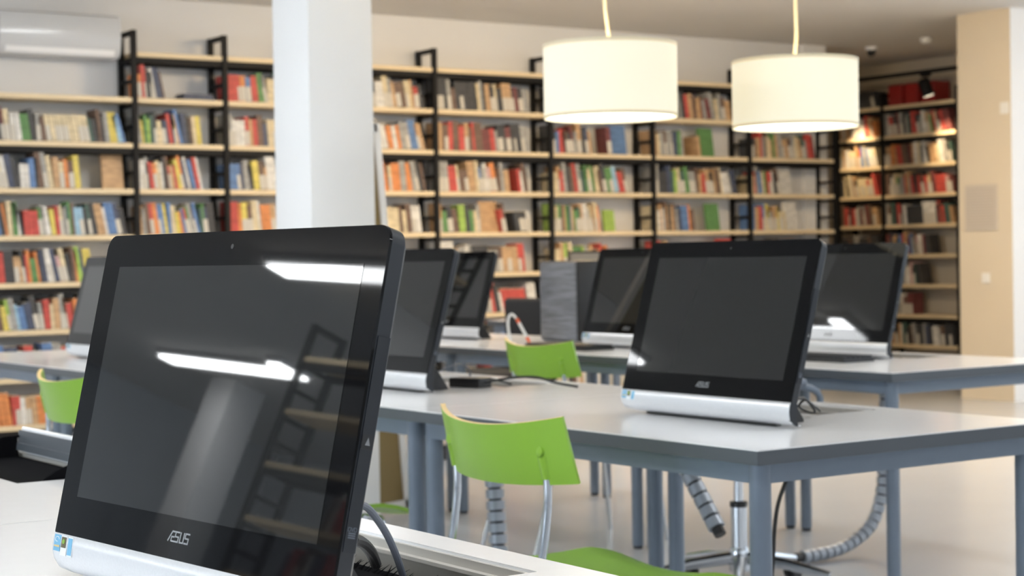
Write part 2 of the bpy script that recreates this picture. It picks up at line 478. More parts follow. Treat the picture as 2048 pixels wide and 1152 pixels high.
def hidden(x, y):
    if x < 2 or x > 2046 or y < 2 or y > 1150:
        return True
    return any(a <= x <= c and b <= y <= d for a, b, c, d in OCC)
BOOKS = []     # (visible area, spec)
def ordinal(n):
    s = 'th' if 10 <= n % 100 <= 20 else {1: 'st', 2: 'nd', 3: 'rd'}.get(n % 10, 'th')
    return '%d%s' % (n, s)
def fill(base, x0, x1, z, code, place, maxh=0.235, avg=None):
    """Books between x0 and x1 of a board whose top is z, in the shelf's own frame (x along, y to the back)."""
    items = []
    i = 0
    slack = 0.0 if place[0] != 'wall' or place[2] == 1 else rnd.choice((0.02, 0.06, 0.11)) if place[2] < 5 else rnd.choice((0.08, 0.12, 0.18))
    while i < len(code):
        if code[i] == 'F':
            items.append(('F', code[i + 1])); i += 2
        else:
            items.append((code[i], None)); i += 1
    def tot():
        return sum(0.065 if c == ' ' else 0.155 if c == 'F' else 0.031 for c, f in items)
    while tot() * 1.12 < x1 - x0 - 0.05 - slack and any(c not in ' F' for c, f in items):
        i = rnd.randrange(len(items))
        if items[i][0] not in ' F':
            items.insert(i, items[i] if rnd.random() < 0.5 else (rnd.choice([c for c, f in items if c not in ' F']), None))
    widths = []
    for c, f in items:
        if c == ' ': widths.append(0.065)
        elif c == 'F': widths.append(0.155)
        else: widths.append(rnd.uniform(0.016, 0.040))
    space = x1 - x0 - 0.05 - slack
    k = space / sum(widths) if widths else 1
    k = min(k, 2.0)
    x = x0 + 0.006
    num = 0
    lean_run = rnd.choice((0.03, 0.08, 0.14))
    prevc = None
    h = 0.2
    for idx, ((c, f), w) in enumerate(zip(items, widths)):
        w = w * k
        if c == ' ':
            x += w; prevc = None; continue
        num += 1
        if c == 'F':
            BOOKS.append(dict(base=base, x=x + w / 2 + 0.01, z=z, t=w * 0.86, d=0.022, h=min(maxh, w * 1.35), lean=0.0, col=f, front=True, band=False, place=place, num=num, tilt=0.14))
            x += w; continue
        if c != prevc:
            h = rnd.uniform(0.15, maxh * 0.93) if rnd.random() < 0.8 else rnd.uniform(0.19, maxh)
            d = rnd.uniform(0.13, 0.18)
            if rnd.random() < 0.5:
                lean_run = rnd.choice((0.04, 0.08, 0.12, 0.18))
        prevc = c
        gap_next = idx + 1 < len(items) and items[idx + 1][0] == ' '
        lean = (lean_run + 0.10 * (x - x0) / (x1 - x0)) * rnd.uniform(0.9, 1.0)
        t = w * math.cos(lean) * 0.93
        BOOKS.append(dict(base=base, x=x + w / 2, z=z, t=t, d=d, h=h, lean=lean, col=c, front=False, band=rnd.random() < 0.28, place=place, num=num, tilt=0))
        x += w
BASE_MAIN = Matrix.Translation((0, SY, 0))
for row in sorted(ROWS, reverse=True):
    for bay in sorted(ROWS[row]):
        if bay >= len(POSTS) - 1 or bay == 0:
            continue
        fill(BASE_MAIN, POSTS[bay] + 0.02, POSTS[bay + 1] - 0.02, LV[row] + 0.0165, ROWS[row][bay], ('wall', row, bay))
BASE_ALC = Matrix.Translation((AX0, 0, 0)) @ Matrix.Rotation(-PI / 2, 4, 'Z')
for row in sorted(AROWS, reverse=True):
    for bay in AROWS[row]:
        if AROWS[row][bay]:
            fill(BASE_ALC, APOSTS[bay] + 0.02, APOSTS[bay + 1] - 0.02, ALV[row] + 0.0165, AROWS[row][bay], ('alcove', row, bay), maxh=0.215)
BASE_SIDE = Matrix.Translation((LX0, 0, 0)) @ Matrix.Rotation(PI / 2, 4, 'Z')
for row in range(8):
    for bay in range(4):
        code = ' ' * rnd.randint(0, 3) + ''.join(rnd.choice('wgkrdtnB') for _ in range(rnd.randint(3, 7))) + ' ' * rnd.randint(5, 9)
        fill(BASE_SIDE, LPOSTS[bay] + 0.02, LPOSTS[bay + 1] - 0.02, LLV[row] + 0.0165, code, ('side', row, bay))

def book_geo(mb, b, ci=0, pi=1, bi=2, world=False):
    t, d, h = b['t'], b['d'], b['h']
    Lm = Matrix.Translation((b['x'], 0, b['z']))
    if b['front']:
        Mx = Lm @ Matrix.Translation((0, 0.06, 0)) @ Matrix.Rotation(-b['tilt'], 4, 'X')
        y0 = 0
    else:
        s, c = math.sin(b['lean']), math.cos(b['lean'])
        # pivot so that the lowest corner touches the board
        Mx = Lm @ Matrix.Translation((0, 0.016, t / 2 * s)) @ Matrix.Rotation(-b['lean'], 4, 'Y')
        y0 = 0
    Mx = b['base'] @ Mx
    bm = mb.bm
    e = 0.0025
    c = [(-t / 2, 0, 0), (t / 2, 0, 0), (t / 2, d, 0), (-t / 2, d, 0)]
    lo = [bm.verts.new(Mx @ Vector(p)) for p in c]
    hi = [bm.verts.new(Mx @ (Vector(p) + Vector((0, 0, h)))) for p in c]
    for k in range(4):
        f = bm.faces.new((lo[k], lo[(k + 1) % 4], hi[(k + 1) % 4], hi[k]))
        f.material_index = ci if (k != 2 or b['front']) else pi
    f = bm.faces.new(hi); f.material_index = pi
    f = bm.faces.new(lo[::-1]); f.material_index = pi
    if b['band']:
        q = [(-t / 2, -0.0006, 0.004), (t / 2, -0.0006, 0.004), (t / 2, -0.0006, 0.10), (-t / 2, -0.0006, 0.10)]
        f = bm.faces.new([bm.verts.new(Mx @ Vector(p)) for p in q]); f.material_index = bi
for b in BOOKS:
    ctr = b['base'] @ Vector((b['x'], 0.02, b['z'] + b['h'] / 2))
    x, y, dd = project(ctr)
    tp = project(b['base'] @ Vector((b['x'], 0.02, b['z'] + b['h'] * 0.8)))
    vis = 0 if b['place'][0] == 'side' else (1.0 if not hidden(x, y) else (0.5 if not hidden(tp[0], tp[1]) else 0.0))
    b['area'] = vis * b['t'] * b['h'] / dd ** 2
order = sorted(range(len(BOOKS)), key=lambda i: -BOOKS[i]['area'])
pick = set(i for i in order[:298] if BOOKS[i]['area'] > 0)
stuff = MB()
for i, b in enumerate(BOOKS):
    if i not in pick:
        book_geo(stuff, b, BKEYS.index(b['col']), len(BKEYS), len(BKEYS) + 1)
so = stuff.build('shelved_books', [BM[k] for k in BKEYS] + [M['pages'], M['band']])
tag(so, 'remaining mixed books packed along all the black metal shelving', 'books', kind='stuff')
for i in sorted(pick):
    b = BOOKS[i]
    mb = MB()
    book_geo(mb, b)
    o = mb.build('book', [BM[b['col']], M['pages'], M['band']])
    kind, row, bay = b['place']
    look = BNAME[b['col']]
    if b['front']: look = 'face-out ' + look + ' book'
    elif b['band']: look = 'pale-banded ' + look + ' book'
    elif b['lean'] > 0.1: look = 'leaning ' + look + ' book'
    else: look += ' book'
    lev = 8 - row
    if kind == 'wall':
        o['label'] = '%s, %s from left, %s shelf down, %s bay of back wall' % (look, ordinal(b['num']), ordinal(lev if bay == 1 else lev + 1), ordinal(bay))
    else:
        o['label'] = '%s, %s from left, %s shelf down, %s bay of alcove shelving' % (look, ordinal(b['num']), ordinal(lev + 1), ordinal(bay + 1))
    o['category'] = 'book'
    o['group'] = 'books on the wall shelving' if kind == 'wall' else 'books in the alcove shelving'
# red boxes on top of the alcove shelving, flat book on the wall shelving
for k in range(3):
    q = MB().box((0, 0, 0.095), (0.155, 0.2, 0.19), bevel=0.003, seg=1).build('box_file', M['redbox'])
    q.location = (AX0 + 0.13, 11.70 - 0.205 * k, ALV[8] + 0.0165)
    q.rotation_euler = (0, 0, PI / 2)
    tag(q, ('red box file on top board of alcove bookshelf, %s' % ('left of three', 'middle of three', 'right of three')[k]), 'box file', 'red box files on the alcove bookshelf')
q = MB().box((0, 0, 0.012), (0.22, 0.16, 0.024), bevel=0.002, seg=1).box((0, 0, 0.034), (0.20, 0.15, 0.018), bevel=0.002, seg=1, mi=1).build('magazine_pile', [BM['n'], BM['g']])
q.location = (5.02, SY + 0.11, LV[7] + 0.0165)
tag(q, 'low flat pile of dark magazines on highest shelf right of air conditioner', 'magazines')

# ------------------------------------------------------------------ tables
def make_table(name, label, x0, x1, y0, y1, port=None, lid=False, group='white computer tables in rows'):
    """Front edge at x0 (people sit there), y0 near end; port = (px0, px1, py0, py1)."""
    r = thing(name, label, 'table', ((x0 + x1) / 2, (y0 + y1) / 2, 0), 0, group)
    ox, oy = (x0 + x1) / 2, (y0 + y1) / 2
    TOP = 0.74
    TH = 0.03
    G = 0.0015
    top = MB()
    def slab(a, b, c, d):
        top.box(((a + b) / 2 - ox, (c + d) / 2 - oy, TOP - TH / 2), (b - a, d - c, TH))
    X0, X1, Y0, Y1 = x0, x1, y0 + G, y1 - G
    if port:
        a, b, c, d = port
        slab(X0, a, Y0, Y1); slab(b, X1, Y0, Y1); slab(a, b, Y0, c); slab(a, b, d, Y1)
    else:
        slab(X0, X1, Y0, Y1)
    to = top.build('tabletop', M['tabletop'], r)
    e = MB()
    q = 0.0015
    e.box((X0 - q / 2 - ox, 0, TOP - TH / 2 - 0.0012), (q, Y1 - Y0 + 2 * q, TH - 0.002)); e.box((X1 + q / 2 - ox, 0, TOP - TH / 2 - 0.0012), (q, Y1 - Y0 + 2 * q, TH - 0.002))
    e.box((0, Y0 - q / 2 + 0.0003 - oy, TOP - TH / 2 - 0.0012), (X1 - X0, q, TH - 0.002)); e.box((0, Y1 + q / 2 - 0.0003 - oy, TOP - TH / 2 - 0.0012), (X1 - X0, q, TH - 0.002))
    e.build('edge_band', M['edge'], to)
    a = MB()
    I = 0.025
    AH = 0.042
    z = TOP - TH - AH / 2
    a.box((X0 + I + 0.01 - ox, 0, z), (0.02, Y1 - Y0 - 0.11, AH)); a.box((X1 - I - 0.01 - ox, 0, z), (0.02, Y1 - Y0 - 0.11, AH))
    a.box((0, Y0 + I + 0.01 - oy, z), (X1 - X0 - 0.11, 0.02, AH)); a.box((0, Y1 - I - 0.01 - oy, z), (X1 - X0 - 0.11, 0.02, AH))
    a.build('apron', M['steel'], r)
    for lx in (X0 + 0.045, X1 - 0.045):
        for ly in (Y0 + 0.045, Y1 - 0.045):
            l = MB()
            l.lathe([(0, 0.012), (0.0225, 0.012), (0.0225, TOP - TH - 0.004), (0, TOP - TH - 0.004)], (lx - ox, ly - oy, 0), 20)
            lo = l.build('leg', M['steel'], r)
            MB().lathe([(0, 0), (0.019, 0), (0.019, 0.012), (0, 0.012)], (lx - ox, ly - oy, 0), 16).build('glide', M['black'], lo)
    if port:
        a, b, c, d = port
        t = MB()
        w = 0.006
        D = 0.085
        zt = TOP - 0.004
        t.box(((a + b) / 2 - ox, c + w / 2 - oy, zt - D / 2), (b - a, w, D)); t.box(((a + b) / 2 - ox, d - w / 2 - oy, zt - D / 2), (b - a, w, D))
        t.box((a + w / 2 - ox, (c + d) / 2 - oy, zt - D / 2), (w, d - c - 2 * w, D)); t.box((b - w / 2 - ox, (c + d) / 2 - oy, zt - D / 2), (w, d - c - 2 * w, D))
        t.box(((a + b) / 2 - ox, (c + d) / 2 - oy, zt - D - 0.002), (b - a, d - c, 0.004))
        # inner ledge that carries the lid
        t.box((b - w - 0.005 - ox, (c + d) / 2 - oy, zt - 0.014), (0.010, d - c - 2 * w, 0.005))
        po = t.build('cable_port', M['port_side'], r)
        k = MB()
        k.box(((a + b) / 2 - ox - 0.010, (c + d) / 2 - oy, zt - (0.020 if lid else 0.050)), (b - a - (0.014 if lid else 0.045), d - c - 0.02, 0.030))
        rr = random.Random(int(c * 100))
        for i in range(60):
            yy = c + 0.02 + (d - c - 0.04) * i / 59 - oy
            xx = b - 0.055 - ox
            k.prism([(xx, yy - 0.003, zt - 0.036), (xx, yy + 0.003, zt - 0.036), (xx + rr.uniform(0.01, 0.028), yy + rr.uniform(-0.004, 0.004), zt - 0.032 + rr.uniform(0, 0.012))], (0, 0.0008, 0.0))
        k.build('brush_strip', M['blackmatt'], po)
        if lid:
            # lid hinged along the far edge of the port, tipped up, on two black end cheeks
            lm = Matrix.Translation((b - 0.012 - ox, (c + d) / 2 - oy, TOP + 0.002)) @ Matrix.Rotation(math.radians(97), 4, 'Y')
            lw = 0.050
            ld = MB()
            ld.box((-lw / 2, 0, 0.009), (lw, d - c - 0.01, 0.016), mx=lm, bevel=0.002, seg=1)
            lo = ld.build('port_lid', M['tabletop'], r)
            g = MB()
            g.box((-lw / 2, 0, -0.003), (lw - 0.014, d - c - 0.02, 0.007), mx=lm)
            g.box((-lw * 0.2, 0, -0.010), (0.015, d - c - 0.06, 0.010), mx=lm)
            g.build('lid_lining', M['edge'], lo)
            for yy, s in ((c + 0.012, 1), (d - 0.012, -1)):
                k = MB()
                poly = [(a + 0.012 - ox, yy - oy, TOP - 0.07), (b - 0.012 - ox, yy - oy, TOP - 0.07), (b - 0.02 - ox, yy - oy, TOP + 0.03)]
                for q in range(7):
                    an = math.radians(62 + (180 - 62) * q / 6)
                    poly.append((b - 0.02 - ox + 0.135 * math.cos(an), yy - oy, TOP - 0.012 + 0.05 * math.sin(an) * (1 - 0.2 * q / 6)))
                poly.append((a + 0.012 - ox, yy - oy, TOP - 0.01))
                k.prism(poly, (0, 0.006 * s, 0))
                k.build('end_cheek', M['blackmatt'], po)
    return r
R1 = (0.43, 1.325); R2 = (2.383, 3.275); R3 = (4.213, 5.10)
TL = 1.335
S1 = 1.325; S2 = 2.64; S3 = 4.03
def port(x1, y0): return (x1 - 0.262, x1 - 0.06, y0 + 0.485, y0 + 1.035)
make_table('computer_table', 'white computer table carrying the nearest screen, its cable slot filled with black bristles', *R1, S1, S1 + TL, port(R1[1], S1))
make_table('computer_table', 'white computer table with its black-cheeked cable flap tipped open', *R1, S1 + TL, S1 + 2 * TL, port(R1[1], S1 + TL), lid=True)
make_table('computer_table', 'white table with grey legs whose near corner points at the camera', *R2, S2, S2 + TL, port(R2[1], S2))
make_table('computer_table', 'white table partly behind nearest screen, with loose black cables on top', *R2, S2 + TL, S2 + 2 * TL, port(R2[1], S2 + TL))
make_table('computer_table', 'white table mostly hidden behind the nearest screen, before the white column', *R2, S2 + 2 * TL, S2 + 3 * TL)
make_table('computer_table', 'white table at far left in front of the lowest bookshelves', *R2, S2 + 3 * TL, S2 + 4 * TL, port(R2[1], S2 + 3 * TL))
make_table('computer_table', 'white table in third row ending beside cream pillar, under a black keyboard', *R3, S3, S3 + TL, port(R3[1], S3))
make_table('computer_table', 'white table in third row under grey tower and black keyboard', *R3, S3 + TL, S3 + 2 * TL, port(R3[1], S3 + TL))
make_table('computer_table', 'white table in third row with screen and standing pen, near column', *R3, S3 + 2 * TL, S3 + 3 * TL)
make_table('office_desk', 'far white desk behind third table row, carrying a slim framed monitor', 6.15, 6.95, 8.0, 9.3, group='white office desk')

# ------------------------------------------------------------------ all-in-one computers
def strokes(mb, lines, th, ox, oy, sc, shear, to3d, mi=0, dep=0.0006):
    for L in lines:
        for (a, b) in zip(L, L[1:]):
            p = Vector((a[0] + a[1] * shear, a[1])) * sc
            q = Vector((b[0] + b[1] * shear, b[1])) * sc
            d = (q - p)
            if d.length < 1e-9: continue
            d.normalize()
            nrm = Vector((-d.y, d.x)) * th / 2
            e = d * th * 0.35
            quad = [p - e - nrm, q + e - nrm, q + e + nrm, p - e + nrm]
            mb.prism([to3d(v.x + ox, v.y + oy, 0) for v in quad], to3d(0, 0, dep) - to3d(0, 0, 0), mi)
LOGO = [[(0, 0), (0.62, 1)], [(0.62, 1), (1.25, 1)], [(0.62, 0.45), (1.12, 0.45)], [(0.62, 0.45), (0.62, 0.0)],
        [(2.1, 1), (1.35, 1), (1.3, 0.52), (2.0, 0.5), (2.02, 0), (0.75, 0)],
        [(2.35, 1), (2.35, 0), (3.05, 0), (3.05, 1)],
        [(4.1, 1), (3.35, 1), (3.32, 0.52), (4.0, 0.5), (4.0, 0), (3.3, 0)]]
AW, AH_, ADZ = 0.603, 0.375, 0.058
def make_aio(label, Px, Py, psi, tilt_deg, camera_dots=True):
    """(Px, Py): left end of the glass's lower edge; psi: turn; the glass leans back by tilt."""
    t = math.radians(tilt_deg)
    rz = -(PI / 2 + psi)
    r = thing('all_in_one_computer', label, 'computer', (Px, Py, 0.742), rz, 'black all-in-one computers on the tables')
    c, s = math.cos(t), math.sin(t)
    def P(u, v, n=0.0):      # u along the width, v up the glass, n out of the glass (towards the viewer)
        return Vector((u, v * s - n * c, ADZ + v * c + n * s))
    W_, H_ = AW, AH_
    # housing behind the glass: rounded plate, thinner towards the rear
    hb = MB()
    outline = rrect(W_, H_ + 0.004, 0.018, 6, W_ / 2, H_ / 2 - 0.002, rb=0.003)
    layers = [(-0.0035, 0.0), (-0.008, 0.0005), (-0.021, 0.0015), (-0.026, 0.006)]
    rings = []
    for nn, ins in layers:
        ring = []
        for (u, v) in outline:
            uu = W_ / 2 + (u - W_ / 2) * (1 - 2 * ins / W_)
            vv = H_ / 2 + (v - H_ / 2) * (1 - 2 * ins / H_)
            ring.append(hb.bm.verts.new(P(uu, vv, nn)))
        rings.append(ring)
    for a, b in zip(rings, rings[1:]):
        for k in range(len(a)):
            f = hb.bm.faces.new((a[k], a[(k + 1) % len(a)], b[(k + 1) % len(a)], b[k])); f.smooth = True
    hb.bm.faces.new(rings[0]); hb.bm.faces.new(rings[-1][::-1])
    # lower cheek on each side, down to the table
    for u0 in (0.0, W_ - 0.006):
        prof = [P(0, 0.0, -0.0035), P(0, -0.02, -0.002), P(0, -0.040, -0.010)]
        base = [Vector((0, 0.018, 0.004)), Vector((0, 0.022, 0.004))]
        back = [P(0, -0.02, -0.022), P(0, 0.0, -0.025)]
        if u0 == 0.0:
            prof, base, back = [P(0, 0.0, -0.0035), P(0, -0.014, -0.003)], [], [P(0, -0.010, -0.022), P(0, 0.0, -0.025)]
        poly = [(u0, p.y, p.z) for p in prof + base + back]
        hb.prism(poly, (0.006, 0, 0))
    # rear shell between cheeks
    hb.prism([(0.07, p.y, p.z) for p in (P(0, 0.30, -0.025), P(0, 0.02, -0.025), P(0, 0.04, -0.050), P(0, 0.27, -0.050))], (W_ - 0.14, 0, 0))
    ho = hb.build('housing', M['housing'], r)
    # disc drive panel on the right-hand side
    dv = MB()
    ep = 0.0008
    def side(v, d_, out=0.0):   # on the right side face: v up the glass, d_ depth from glass
        return Vector((W_ + out, *P(0, v, -d_)[1:]))
    dv.prism([side(0.045, 0.0055), side(0.045, 0.0205), side(0.262, 0.0205), side(0.262, 0.0055)], (ep, 0, 0))
    do = dv.build('disc_drive', M['housing'], ho)
    eb = MB()
    eb.prism([side(0.148, 0.0058, ep), side(0.148, 0.0202, ep), side(0.163, 0.0202, ep), side(0.163, 0.0058, ep)], (ep, 0, 0))
    eo = eb.build('eject_button', M['black'], do)
    et = MB()
    et.prism([side(0.152, 0.010, 2 * ep), side(0.152, 0.016, 2 * ep), side(0.160, 0.013, 2 * ep)], (0.0003, 0, 0))
    et.build('eject_symbol', M['logo'], do)
    dm = MB()
    def s3(x, y, n): return side(0.058 + y, 0.0075 + x, ep + n)
    Dl = [(0, 0), (0, 1), (0.6, 1), (0.8, 0.75), (0.8, 0.25), (0.6, 0), (0, 0)]
    Vl = [(1.0, 1), (1.35, 0), (1.7, 1)]
    strokes(dm, [Dl, Vl, [(x + 1.9, y) for x, y in Dl]], 0.0006, 0, 0.008, 0.0038, 0, s3, dep=0.0003)
    for k in range(3):
        dm.prism([s3(0.001, 0.001 + 0.0022 * k, 0), s3(0.0095, 0.001 + 0.0022 * k, 0), s3(0.0095, 0.0024 + 0.0022 * k, 0), s3(0.001, 0.0024 + 0.0022 * k, 0)], (0.0003, 0, 0))
    dm.build('disc_mark', M['mark'], do)
    # glass front with screen
    gb = MB()
    go = rrect(W_, H_, 0.018, 6, W_ / 2, H_ / 2, rb=0.002)
    gb.prism([P(u, v, -0.0035) for u, v in go], P(0, 0, 0.0) - P(0, 0, -0.0035))
    gl = gb.build('bezel', M['glass_black'], r)
    sb = MB()
    sb.prism([P(u, v, 0.0) for u, v in ((0.0415, 0.0475), (0.5655, 0.0475), (0.5655, 0.335), (0.0415, 0.335))], P(0, 0, 0.0004) - P(0, 0, 0))
    sb.build('screen', M['screen'], r)
    lg = MB()
    strokes(lg, LOGO, 0.0018, 0.275, 0.020, 0.0108, 0.12, lambda x, y, n: P(x, y, n), dep=0.0004)
    lg.build('logo', M['logo'], gl)
    cm = MB()
    cm.lathe([(0, 0), (0.003, 0), (0.003, 0.0003), (0, 0.0003)], (0, 0, 0), 12, mx=Matrix.Translation(P(W_ / 2, H_ - 0.018, 0)) @ Matrix.Rotation(PI / 2 - t, 4, 'X'))
    cm.build('webcam', M['black'], gl)
    # silver strip curling under
    sv = MB()
    prof = [P(0, 0, 0), P(0, -0.012, 0.0006), P(0, -0.024, -0.0012), P(0, -0.034, -0.0055), P(0, -0.042, -0.012)]
    prof += [Vector((0, 0.022, 0.0045)), Vector((0, 0.030, 0.0035))]
    n = len(prof)
    cr = 0.045
    rows = []
    us = [0.0, 0.002, 0.006, 0.013, 0.023, 0.036, W_ - 0.004, W_ - 0.001]
    cut = [0.30, 0.46, 0.64, 0.80, 0.93, 1.0, 1.0, 1.0]
    for u, cu in zip(us, cut):
        row = []
        for k in range(n):
            f = k / (n - 1) * cu
            i = min(int(f * (n - 1)), n - 2)
            w = f * (n - 1) - i
            p = prof[i].lerp(prof[i + 1], w)
            row.append(sv.bm.verts.new((u, p.y, p.z)))
        rows.append(row)
    for a, b in zip(rows, rows[1:]):
        for k in range(n - 1):
            f = sv.bm.faces.new((a[k], a[k + 1], b[k + 1], b[k])); f.smooth = True
    so = sv.build('base_strip', M['silver'], r, sharp=60)
    sd = so.modifiers.new('thick', 'SOLIDIFY'); sd.thickness = 0.002; sd.offset = -1
    # stickers at the left end of the strip
    def strip_pt(u, v, n=0.0): return P(u, v, 0.0008 + n - max(0, -v - 0.012) * 0.10)
    def sticker(u0, u1, v0, v1, m, lift=0.0):
        q = MB()
        q.prism([strip_pt(u0, v0, lift), strip_pt(u1, v0, lift), strip_pt(u1, v1, lift), strip_pt(u0, v1, lift)], P(0, 0, 0.0003) - P(0, 0, 0))
        return q.build('sticker', m, so)
    sticker(0.004, 0.021, -0.022, -0.002, M['sticker_blue'])
    q = MB()
    q.prism([strip_pt(a, b, 0.0004) for a, b in ((0.006, -0.017), (0.020, -0.017), (0.020, -0.0145), (0.006, -0.015))], P(0, 0, 0.0002) - P(0, 0, 0))
    q.build('sticker_stripe', M['sticker_gold'], so)
    q = MB()
    q.tube([strip_pt(0.0125 + 0.005 * math.cos(a), -0.0075 + 0.003 * math.sin(a), 0.0005) for a in [k * PI / 6 for k in range(11)]], 0.0004, 6)
    q.build('sticker_ring', M['sticker_white'], so)
    sticker(0.023, 0.038, -0.026, -0.002, M['sticker_white'])
    sticker(0.0245, 0.0365, -0.0165, -0.0035, M['sticker_dark'], 0.0004)
    q = MB()
    q.prism([strip_pt(0.0305 + 0.0035 * math.cos(k * PI / 6), -0.009 + 0.003 * math.sin(k * PI / 6), 0.0008) for k in range(12)], P(0, 0, 0.0002) - P(0, 0, 0))
    q.build('sticker_emblem', M['sticker_green'], so)
    sticker(0.0405, 0.0535, -0.026, -0.002, M['sticker_white'])
    sticker(0.0418, 0.0522, -0.024, -0.0035, M['sticker_blue'], 0.0004)
    # rear stand
    st = MB()
    st.prism([(W_ / 2 - 0.20, 0.055, 0.0), (W_ / 2 - 0.20, 0.135, 0.0), (W_ / 2 - 0.20, 0.135, 0.005), (W_ / 2 - 0.20, 0.090, 0.075), (W_ / 2 - 0.20, 0.080, 0.09), (W_ / 2 - 0.20, 0.065, 0.09)], (0.40, 0, 0))
    st.build('stand', M['black'], r)
    ft = MB()
    ft.box((W_ / 2, 0.028, 0.002), (W_ - 0.14, 0.018, 0.004))
    ft.build('foot_strip', M['black'], r)
    return r
make_aio('nearest large all-in-one computer, showing the whole left side of the picture in focus', 0.7716, 2.1457, -0.1003, 12.9)
make_aio('black all-in-one computer on corner table, with thin cables trailing behind', 2.716, 3.505, 0.0, 16.0)
make_aio('black all-in-one computer just right of nearest screen, beside a cable adapter', 2.686, 4.985, 0.0, 16.0)
make_aio('all-in-one computer at far left, mostly behind the nearest screen', 2.69, 7.29, 0.0, 15.0)
make_aio('all-in-one computer in third row beside cream pillar, with grey keyboard before it', 4.70, 5.12, 0.0, 16.0)
make_aio('all-in-one computer in third row, right of the grey tower', 4.60, 6.21, 0.0, 16.0)
make_aio('darker all-in-one computer standing left of the black chair and pen', 4.62, 7.66, 0.0, 15.5)

# ------------------------------------------------------------------ keyboards, tower, monitor, small things
def make_keyboard(label, x, y, rz):
    r = thing('keyboard', label, 'keyboard', (x, y, 0.7405), rz, 'black keyboards')
    MB().prism([(-0.22, -0.075, 0), (0.22, -0.075, 0), (0.22, 0.075, 0), (-0.22, 0.075, 0)], (0, 0, 0.014)).build('case', M['black'], r)
    k = MB()
    for j in range(6):
        for i in range(20):
            k.box((-0.205 + 0.0215 * i, -0.062 + 0.024 * j, 0.018), (0.018, 0.019, 0.008))
    k.build('keys', M['housing'], r)
    return r
make_keyboard('black keyboard before the screen next to the grey tower', 4.44, 6.10, PI / 2)
make_keyboard('dark keyboard before the third row screen beside cream pillar', 4.55, 4.73, PI / 2)
tw = thing('computer_tower', 'small grey fronted computer tower with black side beside third row screen', 'computer tower', (4.93, 6.68, 0.7405), 0)
MB().box((0.0, 0, 0.185), (0.22, 0.285, 0.37), bevel=0.006).build('case', M['black'], tw)
MB().box((-0.117, 0, 0.185), (0.014, 0.275, 0.36), bevel=0.005).build('front_panel', M['tower_grey'], tw)
dm_ = thing('monitor', 'slim framed desktop monitor with taupe screen behind the grey tower', 'monitor', (6.3, 8.35, 0.7405), -PI / 2)
MB().box((0, 0, 0.26), (0.50, 0.03, 0.32), bevel=0.004).build('bezel', M['black'], dm_)
MB().box((0, -0.016, 0.26), (0.476, 0.002, 0.296)).build('screen', M['taupe'], dm_)
MB().box((0, 0.03, 0.14), (0.05, 0.03, 0.26)).build('stand', M['black'], dm_)
MB().box((0, 0.03, 0.008), (0.22, 0.16, 0.016), bevel=0.004).build('base', M['black'], dm_)
pn = thing('pen_holder', 'white arched pen holder standing on third row table', 'pen holder', (4.52, 6.585, 0.7405), 0)
MB().lathe([(0, 0), (0.022, 0), (0.022, 0.004), (0.016, 0.008), (0, 0.008)], (-0.02, 0.03, 0), 20).build('base', M['offwhite'], pn)
MB().tube(arc_pts([(-0.02, 0.03, 0.006), (-0.03, 0.035, 0.07), (-0.028, 0.037, 0.115), (-0.015, 0.028, 0.135), (0.0, 0.016, 0.118)]), 0.006, 10).build('arm', M['offwhite'], pn)
pe = thing('pen', 'white pen with orange tip and cap leaning on its holder', 'pen', (4.52, 6.585, 0.7405), 0)
a_, b_ = Vector((-0.003, 0.006, 0.116)), Vector((0.036, -0.04, 0.004))
MB().tube([a_.lerp(b_, 0.17), a_.lerp(b_, 0.74)], 0.0068, 12).build('barrel', M['offwhite'], pe)
MB().tube([a_, a_.lerp(b_, 0.17)], 0.0075, 12).build('cap', M['orange'], pe)
MB().tube([a_.lerp(b_, 0.74), a_.lerp(b_, 0.9), b_], 0.007, 12, radii=[0.0075, 0.007, 0.002]).build('tip', M['orange'], pe)
ad = thing('power_adapter', 'black cable adapter block on table behind the second screen', 'adapter', (2.93, 4.53, 0.7405), 0.3)
MB().box((0, 0, 0.015), (0.06, 0.12, 0.03), bevel=0.004).build('block', M['black'], ad)
MB().tube(arc_pts([(0.0, -0.06, 0.015), (0.03, -0.12, 0.028), (0.06, -0.20, 0.032), (0.08, -0.27, 0.015), (0.10, -0.33, 0.005)]), 0.004, 8).build('cord', M['cable_black'], ad)
ca = MB()
ca.tube(arc_pts([(2.900, 4.582, 0.758), (2.950, 4.562, 0.762), (3.000, 4.541, 0.762), (3.000, 4.472, 0.758), (3.000, 4.414, 0.752)]), 0.0035, 8)
tag(ca.build('cable', M['cable_black']), 'loose black cable on table between two screens of second row', 'cable', 'loose cables behind the screens')
ca = MB()
ca.tube(arc_pts([(2.840, 4.557, 0.792), (2.900, 4.581, 0.805), (2.950, 4.602, 0.803), (3.000, 4.638, 0.781), (3.050, 4.722, 0.743)]), 0.0025, 8)
tag(ca.build('cable', M['cable_grey']), 'thin grey cable arching above the adapter behind the second screen', 'cable', 'loose cables behind the screens')
ca = MB()
ca.tube(arc_pts([(2.860, 3.041, 0.789), (2.900, 3.057, 0.791), (2.930, 3.068, 0.777), (2.950, 3.069, 0.754), (2.970, 3.121, 0.752), (2.950, 3.123, 0.765), (2.960, 3.113, 0.779), (2.990, 3.114, 0.763), (3.030, 3.135, 0.748)]), 0.003, 8)
tag(ca.build('cable', M['cable_black']), 'tangled black cable behind the screen on the corner table', 'cable', 'loose cables behind the screens')
ca = MB()
ca.tube(arc_pts([(0.990, 1.770, 0.855), (1.020, 1.797, 0.842), (1.060, 1.832, 0.810), (1.090, 1.859, 0.777), (1.120, 1.892, 0.741)]), 0.0045, 10)
tag(ca.build('cable', M['cable_grey']), 'grey cable from nearest screen down into the bristled table slot', 'cable', 'loose cables behind the screens')
